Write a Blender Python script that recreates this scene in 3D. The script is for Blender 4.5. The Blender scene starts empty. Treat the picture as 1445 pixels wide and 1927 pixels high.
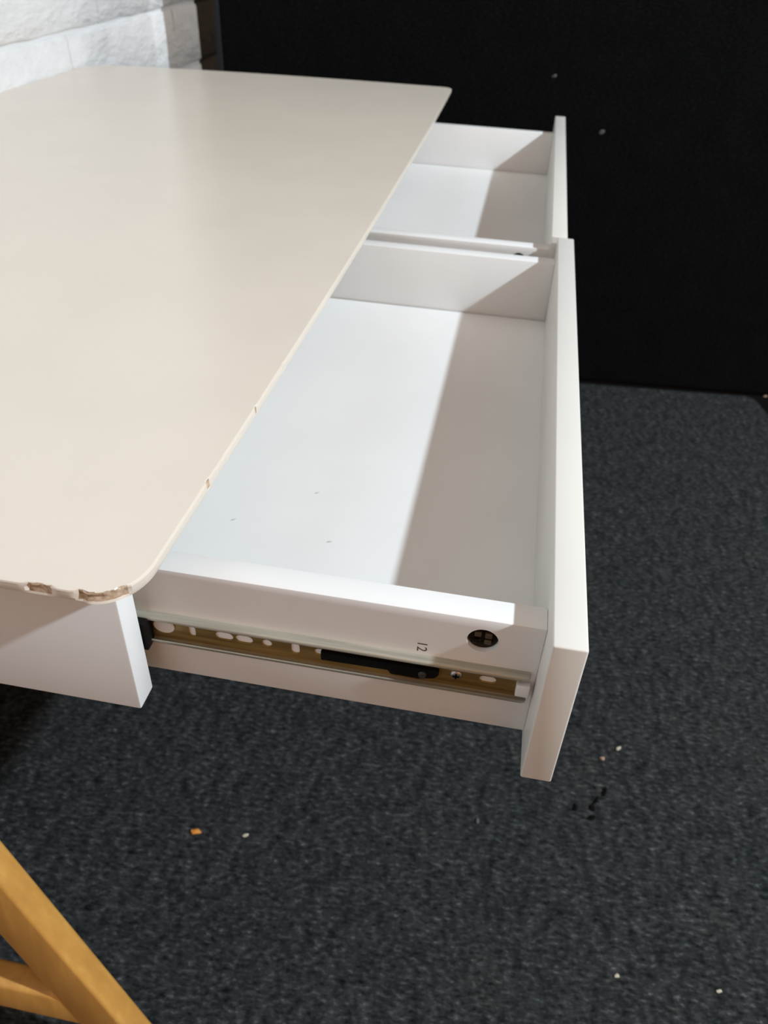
import bpy, bmesh, math, random
from mathutils import Vector, Matrix, noise

random.seed(7)
SC = bpy.context.scene
COL = SC.collection
H = 0.74            # height of the desktop surface above the carpet; "rel" heights below count from it

# ------------------------------------------------------------------ camera
cam_data = bpy.data.cameras.new('camera')
cam = bpy.data.objects.new('camera', cam_data)
COL.objects.link(cam)
cam.matrix_world = Matrix(((0.983331720, -0.139698821, 0.116374260, 0.15972513),
                           (0.177459606, 0.598063797, -0.781554722, -0.24500045),
                           (0.039583042, 0.789179279, 0.612885986, 0.26775807 + H),
                           (0, 0, 0, 1)))
cam_data.sensor_fit = 'VERTICAL'
cam_data.sensor_height = 36.0
cam_data.lens = 1472.65 * 36.0 / 1927.0
cam_data.clip_start = 0.01
cam_data.dof.use_dof = True
cam_data.dof.focus_distance = 0.43
cam_data.dof.aperture_fstop = 13.0
SC.camera = cam

# ------------------------------------------------------------------ world, lamp, exposure
world = bpy.data.worlds.new('world')
SC.world = world
world.use_nodes = True
bg = world.node_tree.nodes['Background']
bg.inputs[0].default_value = (1.0, 0.80, 0.645, 1)
bg.inputs[1].default_value = 0.47

lamp_data = bpy.data.lights.new('ceiling_lamp', 'POINT')
lamp_data.energy = 800
lamp_data.color = (0.80, 0.93, 1.03)
lamp_data.shadow_soft_size = 0.07
lamp = bpy.data.objects.new('ceiling_lamp', lamp_data)
lamp.location = (3.24, -0.22, 2.58 + H)
COL.objects.link(lamp)

back_data = bpy.data.lights.new('back_fill_light', 'POINT')     # added fill behind the felt panel, lightens the wall bricks in its shadow
back_data.energy = 72
back_data.color = (0.74, 0.90, 1.0)
back_data.shadow_soft_size = 0.16
back = bpy.data.objects.new('back_fill_light', back_data)
back.location = (2.10, 2.26, 1.80)
COL.objects.link(back)

vs = SC.view_settings
vs.view_transform = 'Standard'
vs.look = 'None'
vs.gamma = 1.0
vs.exposure = 0.0
vs.use_curve_mapping = False


# ------------------------------------------------------------------ materials
def new_mat(name, color, rough=0.5, spec=0.5, metal=0.0):
    m = bpy.data.materials.new(name)
    m.use_nodes = True
    b = m.node_tree.nodes['Principled BSDF']
    b.inputs['Base Color'].default_value = (*color, 1)
    b.inputs['Roughness'].default_value = rough
    b.inputs['Specular IOR Level'].default_value = spec
    b.inputs['Metallic'].default_value = metal
    return m


def nodes_of(m):
    return m.node_tree.nodes, m.node_tree.links, m.node_tree.nodes['Principled BSDF']


def mapped(m, scale=(1, 1, 1), rot=(0, 0, 0), coord='Object'):
    n, l, _ = nodes_of(m)
    tc = n.new('ShaderNodeTexCoord')
    mp = n.new('ShaderNodeMapping')
    mp.inputs['Scale'].default_value = scale
    mp.inputs['Rotation'].default_value = rot
    l.new(tc.outputs[coord], mp.inputs['Vector'])
    return mp.outputs[0]


def noise_node(m, vec, scale, detail=4, rough=0.55):
    n, l, _ = nodes_of(m)
    t = n.new('ShaderNodeTexNoise')
    t.inputs['Scale'].default_value = scale
    t.inputs['Detail'].default_value = detail
    t.inputs['Roughness'].default_value = rough
    l.new(vec, t.inputs['Vector'])
    return t.outputs['Fac']


def ramp(m, fac, stops):
    n, l, _ = nodes_of(m)
    r = n.new('ShaderNodeValToRGB')
    els = r.color_ramp.elements
    while len(els) < len(stops):
        els.new(0.5)
    for e, (p, c) in zip(els, stops):
        e.position = p
        e.color = (*c, 1)
    l.new(fac, r.inputs[0])
    return r.outputs[0]


def bump(m, height, strength, dist):
    n, l, b = nodes_of(m)
    bn = n.new('ShaderNodeBump')
    bn.inputs['Strength'].default_value = strength
    bn.inputs['Distance'].default_value = dist
    l.new(height, bn.inputs['Height'])
    l.new(bn.outputs[0], b.inputs['Normal'])
    return bn


def mix(m, fac, a, b, mode='MIX'):
    n, l, _ = nodes_of(m)
    x = n.new('ShaderNodeMix')
    x.data_type = 'RGBA'
    x.blend_type = mode
    for sock, v in ((x.inputs[0], fac), (x.inputs[6], a), (x.inputs[7], b)):
        if isinstance(v, (int, float)):
            sock.default_value = v
        elif isinstance(v, tuple):
            sock.default_value = (*v, 1)
        else:
            l.new(v, sock)
    return x.outputs[2]


def lacquer(name, color, rough, spec, peel=0.0):
    m = new_mat(name, color, rough, spec)
    n, l, b = nodes_of(m)
    v = mapped(m)
    f = noise_node(m, v, 9, 3)
    c2 = tuple(x * 0.965 for x in color)
    l.new(ramp(m, f, [(0.35, c2), (0.65, color)]), b.inputs['Base Color'])
    if peel:
        bump(m, noise_node(m, v, 900, 2), peel, 0.0002)
    return m


M_TOP = lacquer('desktop_cream_lacquer', (0.735, 0.662, 0.568), 0.24, 0.5, 0.04)
M_WHITE = lacquer('white_lacquer', (0.815, 0.812, 0.80), 0.42, 0.4, 0.05)
M_FRONT = lacquer('drawer_front_lacquer', (0.755, 0.74, 0.69), 0.38, 0.4, 0.05)

# raw fibreboard where the paint has chipped
M_CHIP = new_mat('raw_fibreboard', (0.42, 0.27, 0.14), 0.9, 0.2)
n, l, b = nodes_of(M_CHIP)
f = noise_node(M_CHIP, mapped(M_CHIP), 260, 4)
l.new(ramp(M_CHIP, f, [(0.3, (0.25, 0.18, 0.115)), (0.5, (0.42, 0.30, 0.20)), (0.72, (0.60, 0.48, 0.37))]), b.inputs['Base Color'])

# honey coloured wood
M_WOOD = new_mat('honey_wood', (0.6, 0.34, 0.1), 0.42, 0.4)
n, l, b = nodes_of(M_WOOD)
v = mapped(M_WOOD, (1, 1, 0.08))
f = noise_node(M_WOOD, v, 70, 5, 0.6)
c = ramp(M_WOOD, f, [(0.3, (0.49, 0.24, 0.052)), (0.55, (0.59, 0.30, 0.068)), (0.75, (0.68, 0.375, 0.095))])
f2 = noise_node(M_WOOD, mapped(M_WOOD), 14, 3)
l.new(mix(M_WOOD, ramp(M_WOOD, f2, [(0.3, (0, 0, 0)), (0.7, (0.35, 0.35, 0.35))]), c, (0.44, 0.21, 0.055)), b.inputs['Base Color'])
bump(M_WOOD, f, 0.12, 0.0004)

# zinc plated steel, slightly brassy
M_ZINC = new_mat('zinc_steel', (0.66, 0.62, 0.50), 0.40, 0.5, 0.5)
n, l, b = nodes_of(M_ZINC)
f = noise_node(M_ZINC, mapped(M_ZINC, (0.25, 6, 6)), 60, 4)
l.new(ramp(M_ZINC, f, [(0.3, (0.36, 0.35, 0.29)), (0.7, (0.52, 0.50, 0.42))]), b.inputs['Base Color'])
M_BRASS = new_mat('yellow_passivated_steel', (0.50, 0.34, 0.12), 0.42, 0.5, 0.8)
n, l, b = nodes_of(M_BRASS)
f = noise_node(M_BRASS, mapped(M_BRASS, (0.3, 5, 5)), 50, 4)
l.new(ramp(M_BRASS, f, [(0.3, (0.27, 0.17, 0.055)), (0.7, (0.55, 0.38, 0.15))]), b.inputs['Base Color'])
M_BLACK = new_mat('black_plastic', (0.002, 0.002, 0.002), 0.6, 0.2)
M_SCREW = new_mat('screw_steel', (0.45, 0.45, 0.45), 0.35, 0.5, 1.0)
M_CAM = new_mat('dark_cam_metal', (0.018, 0.012, 0.007), 0.35, 0.5, 0.6)
M_LUG = new_mat('cam_glint_metal', (0.16, 0.12, 0.08), 0.4, 0.5, 0.6)  # glints on the cam painted as a lighter lug colour
M_INK = new_mat('stamped_ink', (0.10, 0.085, 0.07), 0.7, 0.3)

# grey needle felt carpet
M_CARPET = new_mat('grey_felt_carpet', (0.035, 0.04, 0.042), 1.0, 0.1)
n, l, b = nodes_of(M_CARPET)
va = mapped(M_CARPET, (0.50, 1, 1), (0, 0, math.radians(-12)))
vb = mapped(M_CARPET, (1, 0.5, 1), (0, 0, math.radians(20)))
vc = mapped(M_CARPET)
fa = noise_node(M_CARPET, va, 185, 6, 0.62)
fb = noise_node(M_CARPET, vb, 60, 5, 0.65)
fc = noise_node(M_CARPET, vc, 9, 3, 0.5)
ca = ramp(M_CARPET, fa, [(0.32, (0.006, 0.0066, 0.0068)), (0.43, (0.028, 0.030, 0.0305)), (0.55, (0.043, 0.0445, 0.045)), (0.64, (0.085, 0.087, 0.087)), (0.75, (0.20, 0.20, 0.20))])
cb = ramp(M_CARPET, fb, [(0.32, (0.50, 0.55, 0.56)), (0.5, (1.0, 1.0, 1.0)), (0.70, (1.55, 1.50, 1.48))])
cc = ramp(M_CARPET, fc, [(0.3, (0.72, 0.80, 0.82)), (0.7, (0.86, 0.84, 0.83))])
l.new(mix(M_CARPET, 1.0, mix(M_CARPET, 1.0, ca, cb, 'MULTIPLY'), cc, 'MULTIPLY'), b.inputs['Base Color'])
bump(M_CARPET, fa, 0.9, 0.004)

M_FLOOR = new_mat('black_floor', (0.003, 0.003, 0.003), 0.9, 0.1)

# black felt panel
M_PANEL = new_mat('black_felt', (0.006, 0.006, 0.006), 1.0, 0.05)
n, l, b = nodes_of(M_PANEL)
va = mapped(M_PANEL, (1, 1, 2.2))
fa = noise_node(M_PANEL, va, 130, 5, 0.65)
fb = noise_node(M_PANEL, mapped(M_PANEL), 14, 3)
ca = ramp(M_PANEL, fa, [(0.32, (0.0014, 0.0015, 0.0015)), (0.52, (0.0042, 0.0046, 0.0046)), (0.66, (0.0080, 0.0084, 0.0084)), (0.8, (0.020, 0.020, 0.020))])
cb = ramp(M_PANEL, fb, [(0.3, (0.85, 0.85, 0.85)), (0.7, (1.15, 1.12, 1.1))])
l.new(mix(M_PANEL, 1.0, ca, cb, 'MULTIPLY'), b.inputs['Base Color'])
bump(M_PANEL, fa, 0.6, 0.003)
M_TRIM = new_mat('panel_edge_band', (0.016, 0.018, 0.020), 0.8, 0.2)


def brick_mat(name, c1, c2, rough, strength):
    m = new_mat(name, c2, rough, 0.3)
    n, l, b = nodes_of(m)
    v = mapped(m, (1, 0.55, 1.4), (math.radians(28), 0, 0))
    f = noise_node(m, v, 26, 5, 0.6)
    l.new(ramp(m, f, [(0.3, c1), (0.65, c2)]), b.inputs['Base Color'])
    bump(m, f, strength, 0.012)
    return m


M_WBRICK = brick_mat('white_painted_brick', (0.76, 0.765, 0.765), (0.82, 0.825, 0.825), 0.45, 0.70)
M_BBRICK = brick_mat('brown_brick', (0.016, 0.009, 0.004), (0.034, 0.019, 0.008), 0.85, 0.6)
M_MORTAR = new_mat('white_painted_mortar', (0.74, 0.745, 0.745), 0.6, 0.3)
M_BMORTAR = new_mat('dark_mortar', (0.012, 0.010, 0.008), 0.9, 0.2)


# ------------------------------------------------------------------ mesh helpers
def link_obj(name, me, mats, parent=None):
    o = bpy.data.objects.new(name, me)
    COL.objects.link(o)
    for m in (mats if isinstance(mats, (list, tuple)) else [mats]):
        me.materials.append(m)
    if parent:
        o.parent = parent
        o.matrix_parent_inverse = Matrix.Identity(4)
    return o


def build(name, bm, mats, parent=None, smooth=None):
    bmesh.ops.recalc_face_normals(bm, faces=bm.faces)
    me = bpy.data.meshes.new(name)
    bm.to_mesh(me)
    bm.free()
    if smooth is not None:
        me.shade_smooth()
        me.set_sharp_from_angle(angle=math.radians(smooth))
    return link_obj(name, me, mats, parent)


def hexa(pts):
    """8 points: bottom loop then top loop"""
    bm = bmesh.new()
    v = [bm.verts.new(p) for p in pts]
    for f in ((0, 1, 2, 3), (4, 5, 6, 7), (0, 1, 5, 4), (1, 2, 6, 5), (2, 3, 7, 6), (3, 0, 4, 7)):
        bm.faces.new([v[i] for i in f])
    bmesh.ops.recalc_face_normals(bm, faces=bm.faces)
    return bm


def box(x0, x1, y0, y1, z0, z1, bev=0.0, seg=2):
    bm = hexa([(x0, y0, z0), (x1, y0, z0), (x1, y1, z0), (x0, y1, z0),
               (x0, y0, z1), (x1, y0, z1), (x1, y1, z1), (x0, y1, z1)])
    if bev:
        bmesh.ops.bevel(bm, geom=bm.edges[:], offset=bev, segments=seg, profile=0.5, affect='EDGES')
    return bm


def prism_y(outline, y0, y1):
    """closed outline of (x, z) extruded along y"""
    bm = bmesh.new()
    a = [bm.verts.new((x, y0, z)) for x, z in outline]
    c = [bm.verts.new((x, y1, z)) for x, z in outline]
    k = len(outline)
    bm.faces.new(a)
    bm.faces.new(c[::-1])
    for i in range(k):
        bm.faces.new((a[i], a[(i + 1) % k], c[(i + 1) % k], c[i]))
    bmesh.ops.recalc_face_normals(bm, faces=bm.faces)
    return bm


def capsule(cx, cz, w, h, seg=8):
    """stadium outline, w along x and h along z"""
    r = min(w, h) / 2
    pts = []
    dx, dz = w / 2 - r, h / 2 - r
    for k in range(4 * seg):
        a = 2 * math.pi * (k + 0.5) / (4 * seg)
        pts.append((cx + math.copysign(dx, math.cos(a)) + r * math.cos(a), cz + math.copysign(dz, math.sin(a)) + r * math.sin(a)))
    return pts


def merge(bm, other):
    me = bpy.data.meshes.new('merge')
    other.to_mesh(me)
    other.free()
    bm.from_mesh(me)
    bpy.data.meshes.remove(me)


def cut(obj, cutter_bm):
    """real holes through the object's mesh"""
    me = bpy.data.meshes.new('cutter')
    bmesh.ops.recalc_face_normals(cutter_bm, faces=cutter_bm.faces)
    cutter_bm.to_mesh(me)
    cutter_bm.free()
    c = bpy.data.objects.new('cutter', me)
    COL.objects.link(c)
    md = obj.modifiers.new('holes', 'BOOLEAN')
    md.operation = 'DIFFERENCE'
    md.solver = 'EXACT'
    md.object = c
    dg = bpy.context.evaluated_depsgraph_get()
    res = bpy.data.meshes.new_from_object(obj.evaluated_get(dg))
    obj.modifiers.clear()
    old = obj.data
    obj.data = res
    res.name = old.name
    bpy.data.objects.remove(c)
    return obj


def empty(name, loc=(0, 0, 0), parent=None):
    o = bpy.data.objects.new(name, None)
    o.empty_display_size = 0.1
    o.location = loc
    COL.objects.link(o)
    if parent:
        o.parent = parent
    return o


def tag(o, label=None, cat=None, group=None, kind=None):
    if label:
        o['label'] = label
    if cat:
        o['category'] = cat
    if group:
        o['group'] = group
    if kind:
        o['kind'] = kind
    return o


# ------------------------------------------------------------------ floor, carpet
o = build('floor', box(-0.9, 4.3, -2.6, 3.6, -0.10, -0.008), M_FLOOR)
tag(o, 'black bare floor showing as a gap along the carpet edge', kind='structure')

outline = [(-0.715, -1.9), (1.75, -1.9), (1.36, -0.1), (0.868, 1.680), (0.853, 1.738), (0.846, 1.752), (0.832, 1.7615), (0.60, 1.7415), (0.40, 1.724), (-0.30, 1.668), (-0.715, 1.633)]
bm = bmesh.new()
lo = [bm.verts.new((x, y, -0.008)) for x, y in outline]
hi = [bm.verts.new((x, y, 0.0)) for x, y in outline]
bm.faces.new(hi)
bm.faces.new(lo[::-1])
for i in range(len(outline)):
    j = (i + 1) % len(outline)
    bm.faces.new((lo[i], lo[j], hi[j], hi[i]))
o = build('carpet', bm, M_CARPET)
tag(o, 'dark grey mottled felt carpet with a cut corner by the black panel', 'carpet')

# ------------------------------------------------------------------ brick wall on the left
WX = -0.705
bm = box(-0.86, WX - 0.006, -1.9, 1.955, 0.0, 2.6)
wall = build('wall_left', bm, M_MORTAR)
tag(wall, 'white painted wall of long rough bricks behind the desk', kind='structure')
bm = box(-0.86, WX - 0.010, 1.955, 3.0, 0.0, 2.6)
wall_b = build('wall_far_left', bm, M_BMORTAR)
tag(wall_b, 'bare brown brick wall seen in the gap beside the black panel', kind='structure')


def brick(y0, y1, z0, z1, x, m, parent, seed):
    bm = bmesh.new()
    rnd = random.Random(seed)
    ny = max(3, int((y1 - y0) / 0.05))
    g = 0.0035
    ya, yb, za, zb = y0, y1, z0 + g, z1 - g
    def row(z, xx, e):
        return [bm.verts.new((xx + (rnd.uniform(-0.0012, 0.0016) if e else 0), ya + (yb - ya) * t / ny + (0.0012 if t == 0 else -0.0012 if t == ny else 0) * (1 if e else 0),
                              z + (rnd.uniform(-0.0016, 0.0016) if e else 0))) for t in range(ny + 1)]
    rows = [row(za, x - 0.02, 0), row(za, x - 0.004, 1), row(za + 0.005, x, 1), row((za + zb) / 2, x + 0.001, 1), row(zb - 0.005, x, 1), row(zb, x - 0.004, 1), row(zb, x - 0.02, 0)]
    for a, c in zip(rows, rows[1:]):
        for t in range(ny):
            bm.faces.new((a[t], a[t + 1], c[t + 1], c[t]))
    bm.faces.new([r[0] for r in rows])
    bm.faces.new([r[-1] for r in rows][::-1])
    return build('brick', bm, m, parent, 50)


CH = 0.130
z_bed = H + 0.058                     # a bed joint seen in the photograph
seed = 0
for r in range(-6, 11):
    z0 = z_bed + r * CH
    z1 = z0 + CH
    if z1 < 0.05 or z0 > 2.5:
        continue
    z0 = max(z0, 0.0)
    off = 1.435 if r % 2 == 0 else 1.30
    ys = [off + 0.5 * k for k in range(-7, 3)]
    ys = [y for y in ys if -1.88 < y < 1.90] + [1.955]
    if -1.88 < ys[0]:
        ys = [-1.9] + ys
    for a, c in zip(ys, ys[1:]):
        if c - a > 0.03:
            seed += 1
            brick(a, c, z0, z1, WX, M_WBRICK, wall, seed)
    ys = [1.955, 2.42, 2.90] if r % 2 == 0 else [1.955, 2.17, 2.66, 2.98]
    for a, c in zip(ys, ys[1:]):
        seed += 1
        brick(a, c, z0, z1, WX - 0.003, M_BBRICK, wall_b, seed)

# unseen wall added behind the camera to bounce warm light on near faces
M_TAN = new_mat('warm_bounce_tan', (0.46, 0.21, 0.09), 0.9, 0.2)
bump(M_TAN, noise_node(M_TAN, mapped(M_TAN), 30, 4), 0.3, 0.004)
o = build('warm_bounce_wall', box(-0.86, 4.2, -2.55, -2.40, -0.008, 3.6), M_TAN)
tag(o, 'added tan bounce wall behind the viewer, unseen', kind='structure')

# ------------------------------------------------------------------ black felt panel
yaw = math.atan(0.0766)
px0 = -0.556
py0 = 1.7465 + 0.0766 * (px0 - 0.4)
panel = empty('backdrop_panel', (px0, py0, -0.008))
panel.rotation_euler = (0, 0, yaw)
tag(panel, 'tall black felt panel standing behind the desk', 'panel')
o = build('felt_board', box(0.012, 3.6, 0.0, 0.035, 0.010, 2.3, 0.004, 2), M_PANEL, panel)
o = build('edge_trim', box(0.0, 0.0125, -0.001, 0.036, 0.010, 2.3, 0.003, 2), M_TRIM, panel)
tag(o, 'dark grey edge strip')
for fx in (0.3, 2.4):
    o = build('foot', box(fx, fx + 0.05, -0.006, 0.30, 0.0, 0.011), M_BLACK, panel)

# ------------------------------------------------------------------ desk
desk = empty('desk', (0, 0, 0))
tag(desk, 'white desk with chipped cream top, two open drawers and wooden trestle legs', 'desk')
L = 1.4038
D = 0.703
T = 0.0075            # thickness of the top at its edge


def arc(cx, cy, rx, ry, a0, a1, k):
    return [(cx + rx * math.cos(math.radians(a0 + (a1 - a0) * i / k)), cy + ry * math.sin(math.radians(a0 + (a1 - a0) * i / k))) for i in range(k + 1)]


def far_y(x):         # gently bowed short sides
    t = abs((x + 0.02) / 0.66)
    return L + 0.006 - 0.048 * t ** 2.6 + 0.003 * t


def front_x(y):
    return 0.0030 + 0.0052 * (1 - ((y - L / 2) / (L / 2)) ** 2)


pts = []
# near side from the wall to the corner
for i in range(24):
    x = -0.645 + i * 0.020
    t = abs((x + 0.02) / 0.66)
    pts.append((x, 0.048 * t ** 2.6 - 0.003 * t + 0.001))
for i in range(72):
    x = -0.165 + i * 0.002
    t = abs((x + 0.02) / 0.66)
    pts.append((x, max(0.048 * t ** 2.6 - 0.003 * t + 0.001, 0)))
R1 = 0.0235
fx = front_x(0.03)
pts = [p for p in pts if p[0] < fx - R1 - 0.001]
pts += arc(fx - R1, R1 * 1.25, R1, R1 * 1.25, -90, 0, 26)
y = 0.033
while y < L - 0.022:
    pts.append((front_x(y), y))
    y += 0.002 if y < 0.36 else 0.03
fx2 = front_x(L - 0.02)
pts += arc(fx2 - 0.018, far_y(-0.018) - 0.016, 0.018, 0.016, 0, 90, 10)
for i in range(1, 34):
    x = -0.018 - i * 0.019
    pts.append((x, far_y(x)))
xl, yl = pts[-1]
pts += arc(-D + 0.055, yl - 0.072, 0.055, 0.070, 100, 180, 10)
pts += arc(-D + 0.055, 0.118, 0.055, 0.070, 180, 258, 10)


def chip_depth(p):
    """how far the paint and board are broken away at an edge point: (upper rows, lower rows)"""
    x, y = p
    if y < 0.06:
        s = x if y < 0.004 else x + y          # runs along the near side, then round the corner
    else:
        s = None
    up = low = 0.0
    if s is not None and y < 0.028:
        w = 0.5 + 0.5 * noise.noise(Vector((x * 170, y * 170, 2.0)))
        if -0.054 < s < -0.036:
            up = 0.0016 * (0.55 + w) * min(1, (s + 0.054) / 0.003, (-0.036 - s) / 0.003)
        if -0.0275 < s < 0.0095:
            k = min(1, (s + 0.0275) / 0.003, (0.0095 - s) / 0.004)
            up = max(up, 0.0021 * (0.55 + w) * k)
            low = 0.0004 * w
        if -0.20 < s < -0.06 and w > 0.62:
            up = 0.0008 * w
    for yc, hw, dp in ((0.1025, 0.0028, 0.0014), (0.112, 0.0028, 0.0006), (0.1335, 0.0030, 0.0005), (0.190, 0.0026, 0.0009), (0.255, 0.003, 0.0006)):
        if x > -0.005 and abs(y - yc) < hw:
            up = max(up, dp)
    return up, low


N = len(pts)
cx_, cy_ = -0.35, 0.70
rings = []
bm = bmesh.new()
# profile rows: (inset, rel height, role)
PROFILE = [(0.0012, 0.0, 'rim'), (0.0003, -0.0004, 'up'), (0.0, -0.0012, 'up'), (0.0, -0.0030, 'mid'), (0.0, -0.0052, 'low'), (0.0004, -0.0066, 'bot'), (0.0018, -T, 'under')]
chip_flags = []
for (ins, z, role) in PROFILE:
    ring = []
    for i, p in enumerate(pts):
        a, c = Vector(pts[i - 1]), Vector(pts[(i + 1) % N])
        t = (c - a).normalized()
        nrm = Vector((-t.y, t.x))              # inward (outline runs counter-clockwise)
        up, low = chip_depth(p)
        wob = 0.6 + 0.8 * abs(noise.noise(Vector((p[0] * 420, p[1] * 420, z * 900))))
        d = ins
        if role == 'rim':
            d += up * 0.55 * wob
        elif role in ('up', 'mid'):
            d += up * wob
        elif role == 'low':
            d += up * 0.55 * wob
        ring.append(bm.verts.new((p[0] + nrm.x * d, p[1] + nrm.y * d, H + z)))
    rings.append(ring)
top_face = bm.faces.new(rings[0])
bot_face = bm.faces.new(rings[-1][::-1])
for k, (a, c) in enumerate(zip(rings, rings[1:])):
    for i in range(N):
        j = (i + 1) % N
        f = bm.faces.new((a[i], c[i], c[j], a[j]))
        if 1 <= k <= 3 and min(chip_depth(pts[i])[0], chip_depth(pts[j])[0]) > 0.0007:
            f.material_index = 1
bmesh.ops.recalc_face_normals(bm, faces=bm.faces)
o = build('desktop', bm, [M_TOP, M_CHIP], desk, 18)
tag(o, 'thin cream desktop with rounded corners and chipped edge')

R_ = lambda z: H + z
# near and far end panels, back panel, divider, under-board
for (y0, y1) in ((0.0313, 0.0490), (1.3548, 1.3725)):
    build('end_panel', box(-0.680, -0.0254, y0, y1, R_(-0.1277), R_(-T), 0.0012, 2), M_WHITE, desk, 40)
build('back_panel', box(-0.680, -0.664, 0.0495, 1.3543, R_(-0.1270), R_(-T), 0.001, 1), M_WHITE, desk)
build('divider', box(-0.663, -0.060, 0.6515, 0.6580, R_(-0.118), R_(-T), 0.001, 1), M_WHITE, desk)
build('bottom_board', box(-0.663, -0.200, 0.0495, 1.3543, R_(-0.1385), R_(-0.1282), 0.001, 1), M_WHITE, desk)

# wooden trestles: two splayed legs and a stretcher each
S, K = -0.4174, 0.1081


def trestle(y_at, sgn):
    """y_at: y of the outer face at rel z -0.1385; sgn -1 leans out towards -y"""
    zt, zb = -0.1385, -0.74
    yo = lambda z: y_at - sgn * K * (z - zt)      # outer face
    yi = lambda z: yo(z) - sgn * 0.025            # inner face
    xr = lambda z: -0.2934 + S * (z + 0.1385)     # outer edge of the front leg
    w = 0.0520
    for side in (1, -1):
        fx_ = (lambda x: x) if side == 1 else (lambda x: -0.706 - x)
        P = []
        for z in (zb, zt):
            for (xo_, yf) in ((xr(z) - w, yo), (xr(z), yo), (xr(z), yi), (xr(z) - w, yi)):
                P.append((fx_(xo_), yf(z), R_(z)))
        bm = hexa(P)
        bmesh.ops.bevel(bm, geom=bm.edges[:], offset=0.0035, segments=3, profile=0.5, affect='EDGES')
        build('leg', bm, M_WOOD, desk, 40)
    za, zc = -0.608, -0.5645
    xa = xr(-0.585) - w + 0.012
    P = []
    for z in (za, zc):
        for (x, yf) in ((-0.706 - xa, yo), (xa, yo), (xa, yi), (-0.706 - xa, yi)):
            d = -0.0004 * sgn
            P.append((x, yf(z) + (d if yf is yo else -d), R_(z)))
    bm = hexa(P)
    bmesh.ops.bevel(bm, geom=bm.edges[:], offset=0.005, segments=3, profile=0.5, affect='EDGES')
    build('stretcher', bm, M_WOOD, desk, 40)


trestle(0.0498, -1)
trestle(L - 0.0498, 1)

# ------------------------------------------------------------------ drawers
DEPTH = 0.375


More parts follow.
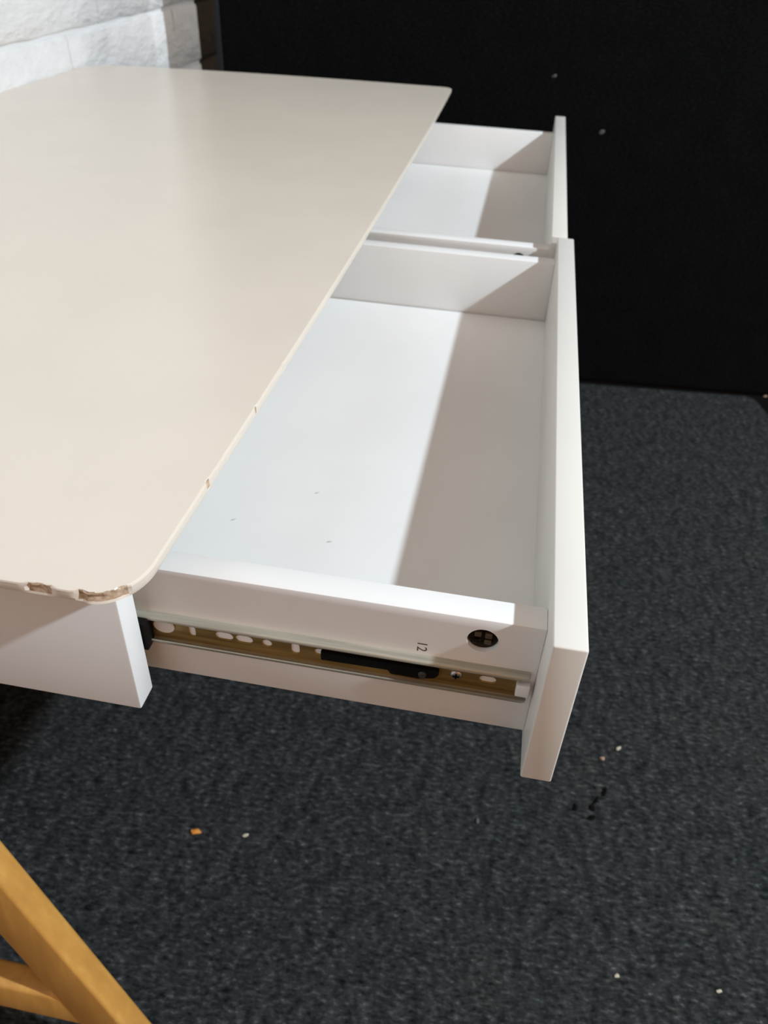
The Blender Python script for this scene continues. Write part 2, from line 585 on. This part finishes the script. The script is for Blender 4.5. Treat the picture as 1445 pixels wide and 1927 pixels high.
def drawer(y0, y1, ya, yb, xo, detailed):
    """y0..y1 front; ya, yb outer faces of the two sides; xo inner face of the front"""
    d = empty('drawer', (0, 0, 0), desk)
    TS = 0.0171
    zt, zs, zf, zb = -0.0202, -0.0368, -0.1038, -0.1245
    xb = xo - DEPTH
    o = build('drawer_front', box(xo, xo + 0.018, y0, y1, R_(-0.1325), R_(zt), 0.0012, 3), M_FRONT, d, 40)
    near = build('drawer_side', box(xb, xo, ya, ya + TS, R_(zb), R_(zs), 0.0008, 2), M_WHITE, d, 40)
    far = build('drawer_side', box(xb, xo, yb - TS, yb, R_(zb), R_(zs), 0.0008, 2), M_WHITE, d, 40)
    build('drawer_back', box(xb + 0.0005, xb + 0.013, ya + TS, yb - TS, R_(zb + 0.001), R_(zs - 0.004), 0.0008, 1), M_WHITE, d, 40)
    build('drawer_floor', box(xb + 0.013, xo, ya + TS - 0.0002, yb - TS - 0.0012, R_(zf - 0.005), R_(zf)), M_WHITE, d)
    # runners on both outer faces
    for (yf, s) in ((ya, -1), (yb, 1)):
        Z0, Z1 = R_(-0.0935), R_(-0.0718)
        P = 0.0058
        x0, x1 = xo - 0.330, xo - 0.0035
        web = build('slide_web', box(x0, x1 - 0.004, min(yf, yf + s * 0.0011), max(yf, yf + s * 0.0011), Z0 + 0.0008, Z1 - 0.0008), M_BRASS, d)
        tag(web, 'brass coloured punched slide web')
        if detailed or s == -1:
            cb = bmesh.new()
            zc = R_(-0.0838)
            for (hx, w, h) in ((0.0010, 0.0044, 0.0085), (0.0212, 0.0112, 0.0062), (0.0336, 0.0108, 0.0062), (0.0478, 0.0060, 0.0058), (0.0652, 0.0052, 0.0090), (0.0822, 0.0105, 0.0052), (0.1795, 0.0098, 0.0054)):
                merge(cb, prism_y(capsule(xo - 0.2063 + hx, zc + (0.0006 if h > 0.007 else 0.0010), w, h), yf - 0.004, yf + 0.004))
            cut(web, cb)
        # top and bottom ball races: thin curled channels
        def lip(z_in, up):
            prof = [(0.0, z_in), (P - 0.0012, z_in), (P - 0.0003, z_in - up * 0.0004), (P, z_in - up * 0.0014), (P, z_in - up * 0.0024), (P - 0.0008, z_in - up * 0.0024),
                    (P - 0.0009, z_in - up * 0.0016), (P - 0.0016, z_in - up * 0.0009), (0.0, z_in - up * 0.0009)]
            bm = bmesh.new()
            secs = []
            for (x, q) in ((x0, 1.0), (x1 - 0.003, 1.0), (x1 - 0.0008, 0.88), (x1, 0.62)):
                secs.append([bm.verts.new((x, yf + s * py * q, z_in + (pz - z_in) * q)) for (py, pz) in prof])
            for a, c in zip(secs, secs[1:]):
                for i in range(len(prof)):
                    j = (i + 1) % len(prof)
                    bm.faces.new((a[i], a[j], c[j], c[i]))
            bm.faces.new(secs[0])
            bm.faces.new(secs[-1][::-1])
            return bm
        build('slide_rail', lip(Z1, 1), M_ZINC, d, 50)
        build('slide_rail', lip(Z0, -1), M_ZINC, d, 50)
        if s == -1:
            # black release lever lying in the channel, with its rivet
            lx = xo - 0.2063
            ol = [(0.0812, -0.0795), (0.0812, -0.0868), (0.1215, -0.0862), (0.1230, -0.0890), (0.1395, -0.0893), (0.1490, -0.0868), (0.1512, -0.0840), (0.1512, -0.0795)]
            bm = prism_y([(lx + x, R_(z)) for x, z in ol], yf - 0.0036, yf - 0.0012)
            bmesh.ops.bevel(bm, geom=bm.edges[:], offset=0.0004, segments=2, affect='EDGES')
            o = build('slide_lever', bm, M_BLACK, d, 40)
            tag(o, 'black plastic release lever')
            bm = bmesh.new()
            bmesh.ops.create_cone(bm, cap_ends=True, segments=16, radius1=0.0026, radius2=0.0020, depth=0.0014, matrix=Matrix.Translation((lx + 0.1418, yf - 0.0042, R_(-0.0850))) @ Matrix.Rotation(math.radians(90), 4, 'X'))
            o = build('rivet', bm, new_mat('dull_rivet', (0.09, 0.09, 0.08), 0.5, 0.5, 0.7), d, 40)
            # cross head screw
            bm = bmesh.new()
            bmesh.ops.create_uvsphere(bm, u_segments=20, v_segments=10, radius=0.0036, matrix=Matrix.Translation((lx + 0.1612, yf - 0.0012, R_(-0.0825))) @ Matrix.Diagonal((1, 0.55, 1, 1)))
            k0 = len(bm.faces)
            zc_ = R_(-0.0825)
            merge(bm, box(lx + 0.1612 - 0.0020, lx + 0.1612 + 0.0020, yf - 0.0034, yf - 0.0020, zc_ - 0.0005, zc_ + 0.0005))
            merge(bm, box(lx + 0.1612 - 0.0005, lx + 0.1612 + 0.0005, yf - 0.0034, yf - 0.0020, zc_ - 0.0020, zc_ + 0.0020))
            bm.faces.ensure_lookup_table()
            for f in bm.faces[k0:]:
                f.material_index = 1
            build('screw', bm, [M_SCREW, M_BLACK], d, 40)
            # big round washer at the rear of the channel
            bm = prism_y([(lx - 0.0165 + 0.0068 * math.cos(t * math.pi / 14), R_(-0.0818) + 0.0058 * math.sin(t * math.pi / 14)) for t in range(28)], yf - 0.0020, yf - 0.0011)
            bmesh.ops.bevel(bm, geom=bm.edges[:], offset=0.0004, segments=1, affect='EDGES')
            o = build('washer', bm, M_WHITE, d, 40)
            # bent stop tab at the front end
            build('stop_tab', box(xo - 0.0105, xo - 0.0028, yf - 0.0052, yf - 0.0012, R_(-0.0885), R_(-0.0790), 0.0006, 2), M_WHITE, d, 40)
            # outer member stub and plastic end disappearing into the desk
            o = build('slide_outer_member', box(x0 - 0.02, lx - 0.024, yf - 0.0112, yf - 0.0012, Z0 - 0.0018, Z1 - 0.0012, 0.0008, 2), M_BLACK, d, 40)
    # cam lock let into the near side, stamped number below it
    lx = xo - 0.2063
    cxm, czm = lx + 0.1730, R_(-0.0530)
    hole = prism_y([(cxm + 0.0088 * math.cos(t * math.pi / 20), czm + 0.0088 * math.sin(t * math.pi / 20)) for t in range(40)], ya - 0.004, ya + 0.0125)
    cut(near, hole)
    bm = prism_y([(cxm + 0.0083 * math.cos(t * math.pi / 20), czm + 0.0083 * math.sin(t * math.pi / 20)) for t in range(40)], ya + 0.0030, ya + 0.0122)
    for a in range(4):
        an = math.radians(45 + 90 * a)
        qx, qz = cxm + 0.0042 * math.cos(an), czm + 0.0042 * math.sin(an)
        merge(bm, box(qx - 0.0020, qx + 0.0020, ya + 0.0008 + 0.0004 * a, ya + 0.0031, qz - 0.0017, qz + 0.0017, 0.0005, 2))
    bm.faces.ensure_lookup_table()
    for f in bm.faces:
        if f.calc_center_median().y < ya + 0.0029 and f.calc_center_median().x + f.calc_center_median().z > cxm + czm - 0.004:
            f.material_index = 1
    o = build('cam_lock', bm, [M_CAM, M_LUG], d, 40)
    tag(o, 'dark metal cam lock with cross slot')
    if detailed:
        cu = bpy.data.curves.new('number', 'FONT')
        cu.body = '12'
        cu.size = 0.0084
        cu.extrude = 0.0001
        cu.align_x = 'CENTER'
        cu.align_y = 'CENTER'
        tmp = bpy.data.objects.new('number', cu)
        COL.objects.link(tmp)
        me = bpy.data.meshes.new_from_object(tmp.evaluated_get(bpy.context.evaluated_depsgraph_get()))
        bpy.data.objects.remove(tmp)
        o = link_obj('number_stamp', me, M_INK, d)
        o.matrix_world = Matrix.Identity(4)
        o.matrix_local = Matrix(((0, 1, 0, lx + 0.1396), (0, 0, -1, ya - 0.00005), (-1, 0, 0, R_(-0.0652)), (0, 0, 0, 1)))
        tag(o, 'stamped number twelve turned sideways')
    return d


d1 = drawer(0.0343, 0.6625, 0.0616, 0.6406, 0.2063, True)
d2 = drawer(0.6647, 1.3350, 0.6690, 1.2830, 0.1994, False)
tag(d1, 'nearer drawer, pulled open, number stamped on its side')
tag(d2, 'farther drawer, pulled open')


# ------------------------------------------------------------------ crumbs and lint
def blob(name, loc, size, m, rz=0.0, seed=1, flat=0.6, tilt=None):
    bm = bmesh.new()
    bmesh.ops.create_icosphere(bm, subdivisions=2, radius=0.5)
    for v in bm.verts:
        k = 1 + 0.6 * noise.noise(v.co * 2.2 + Vector((seed * 3.1, 0, 0)))
        v.co = Vector((v.co.x * size[0] * k, v.co.y * size[1] * k, v.co.z * size[2] * k))
    o = build(name, bm, m, None, 60)
    o.location = loc
    o.rotation_euler = tilt or (0, 0, rz)
    return o


M_ORANGE = new_mat('orange_chip', (0.62, 0.25, 0.04), 0.7, 0.3)
M_PALE = new_mat('pale_crumb', (0.50, 0.46, 0.36), 0.8, 0.2)
M_PINK = new_mat('pinkish_crumb', (0.36, 0.24, 0.18), 0.8, 0.2)
M_DARK = new_mat('black_lint', (0.005, 0.005, 0.005), 1.0, 0.05)
M_DUST = new_mat('dust_grey', (0.50, 0.50, 0.49), 1.0, 0.1)
M_GREY = new_mat('grey_lint', (0.10, 0.10, 0.10), 1.0, 0.1)
o = blob('crumb', (-0.155, 0.282, 0.0022), (0.013, 0.008, 0.005), M_ORANGE, 0.35, 1)
tag(o, 'small orange wood chip lying on the dark carpet', 'crumb')
o = blob('crumb', (-0.0878, 0.2902, 0.0015), (0.0085, 0.0042, 0.0032), M_PALE, 0.6, 2)
tag(o, 'tiny pale crumb on the carpet just right of the orange chip', 'crumb')
o = blob('crumb', (0.4238, 0.5395, 0.0016), (0.010, 0.0055, 0.0035), M_PALE, 0.8, 3)
tag(o, 'pale crumb on the carpet right of the open drawer front', 'crumb')
o = blob('crumb', (0.3988, 0.5159, 0.0014), (0.0075, 0.0065, 0.003), M_PINK, 0.2, 4)
tag(o, 'tiny pinkish crumb on the carpet beside the pale crumb', 'crumb')
o = blob('crumb', (0.2211, 0.3757, 0.0014), (0.0045, 0.010, 0.003), M_GREY, 0.1, 5)
tag(o, 'grey fleck on the carpet below the near drawer front', 'crumb')
o = blob('crumb', (0.4032, 0.2069, 0.0012), (0.0065, 0.0045, 0.003), M_PALE, 0.4, 7)
tag(o, 'tiny pale crumb on the carpet lower right, left of the other one', 'crumb')
o = blob('crumb', (0.5234, 0.2132, 0.0012), (0.0070, 0.0040, 0.003), M_PALE, 0.2, 8)
tag(o, 'tiny pale crumb on the carpet nearest the bottom right corner', 'crumb')
o = blob('crumb', (0.8880, 1.790, -0.0060), (0.012, 0.010, 0.004), M_PINK, 0.1, 6)
tag(o, 'pale fleck on the black floor beyond the carpet corner', 'crumb')
for k, (x, y, sx, sy, rz, lab) in enumerate(((0.3995, 0.4592, 0.006, 0.018, -0.35, 'black lint streak, uppermost of the black marks on the carpet'),
                                            (0.3872, 0.4420, 0.005, 0.016, -0.5, 'thin black lint streak in the middle of the black marks'),
                                            (0.3800, 0.4280, 0.009, 0.011, 0.0, 'round black lint dot below the thin streak on the carpet'),
                                            (0.3795, 0.4130, 0.012, 0.007, 0.5, 'black lint dot, lowest of the black marks on the carpet'),
                                            (0.3563, 0.4243, 0.007, 0.013, -0.2, 'faint black lint mark left of the other black marks'))):
    o = blob('lint', (x, y, 0.0006), (sx, sy, 0.0022), M_DARK, rz, 10 + k)
    tag(o, lab, 'lint')
ny = lambda x: 1.7465 + 0.0766 * (x - 0.4)
for k, (x, zr, s, lab) in enumerate(((0.1936, -0.0144, 0.010, 'pale lint fleck on the black panel above the far drawer'),
                                     (0.3176, -0.1189, 0.013, 'pale lint fleck on the black panel right of the far drawer'))):
    o = blob('lint', (x, ny(x) - 0.0015, R_(zr)), (s, 0.004, s * 0.6), M_GREY, 0, 20 + k, tilt=(0, -0.5, yaw))
    tag(o, lab, 'lint')
for k, (x, y, rz, lab) in enumerate(((-0.0198, 0.1936, 0.7, 'tiny grey dust fleck on the near drawer floor, closest to the desktop edge'),
                                     (0.0331, 0.2408, 0.6, 'tiny grey dust fleck on the near drawer floor, deepest along the drawer'),
                                     (0.0565, 0.1843, 0.4, 'tiny grey dust fleck on the near drawer floor, closest to the shadow'))):
    o = blob('dust_fleck', (x, y, R_(-0.1038) + 0.0003), (0.0040, 0.0011, 0.0006), M_DUST, rz, 30 + k)
    tag(o, lab, 'dust')
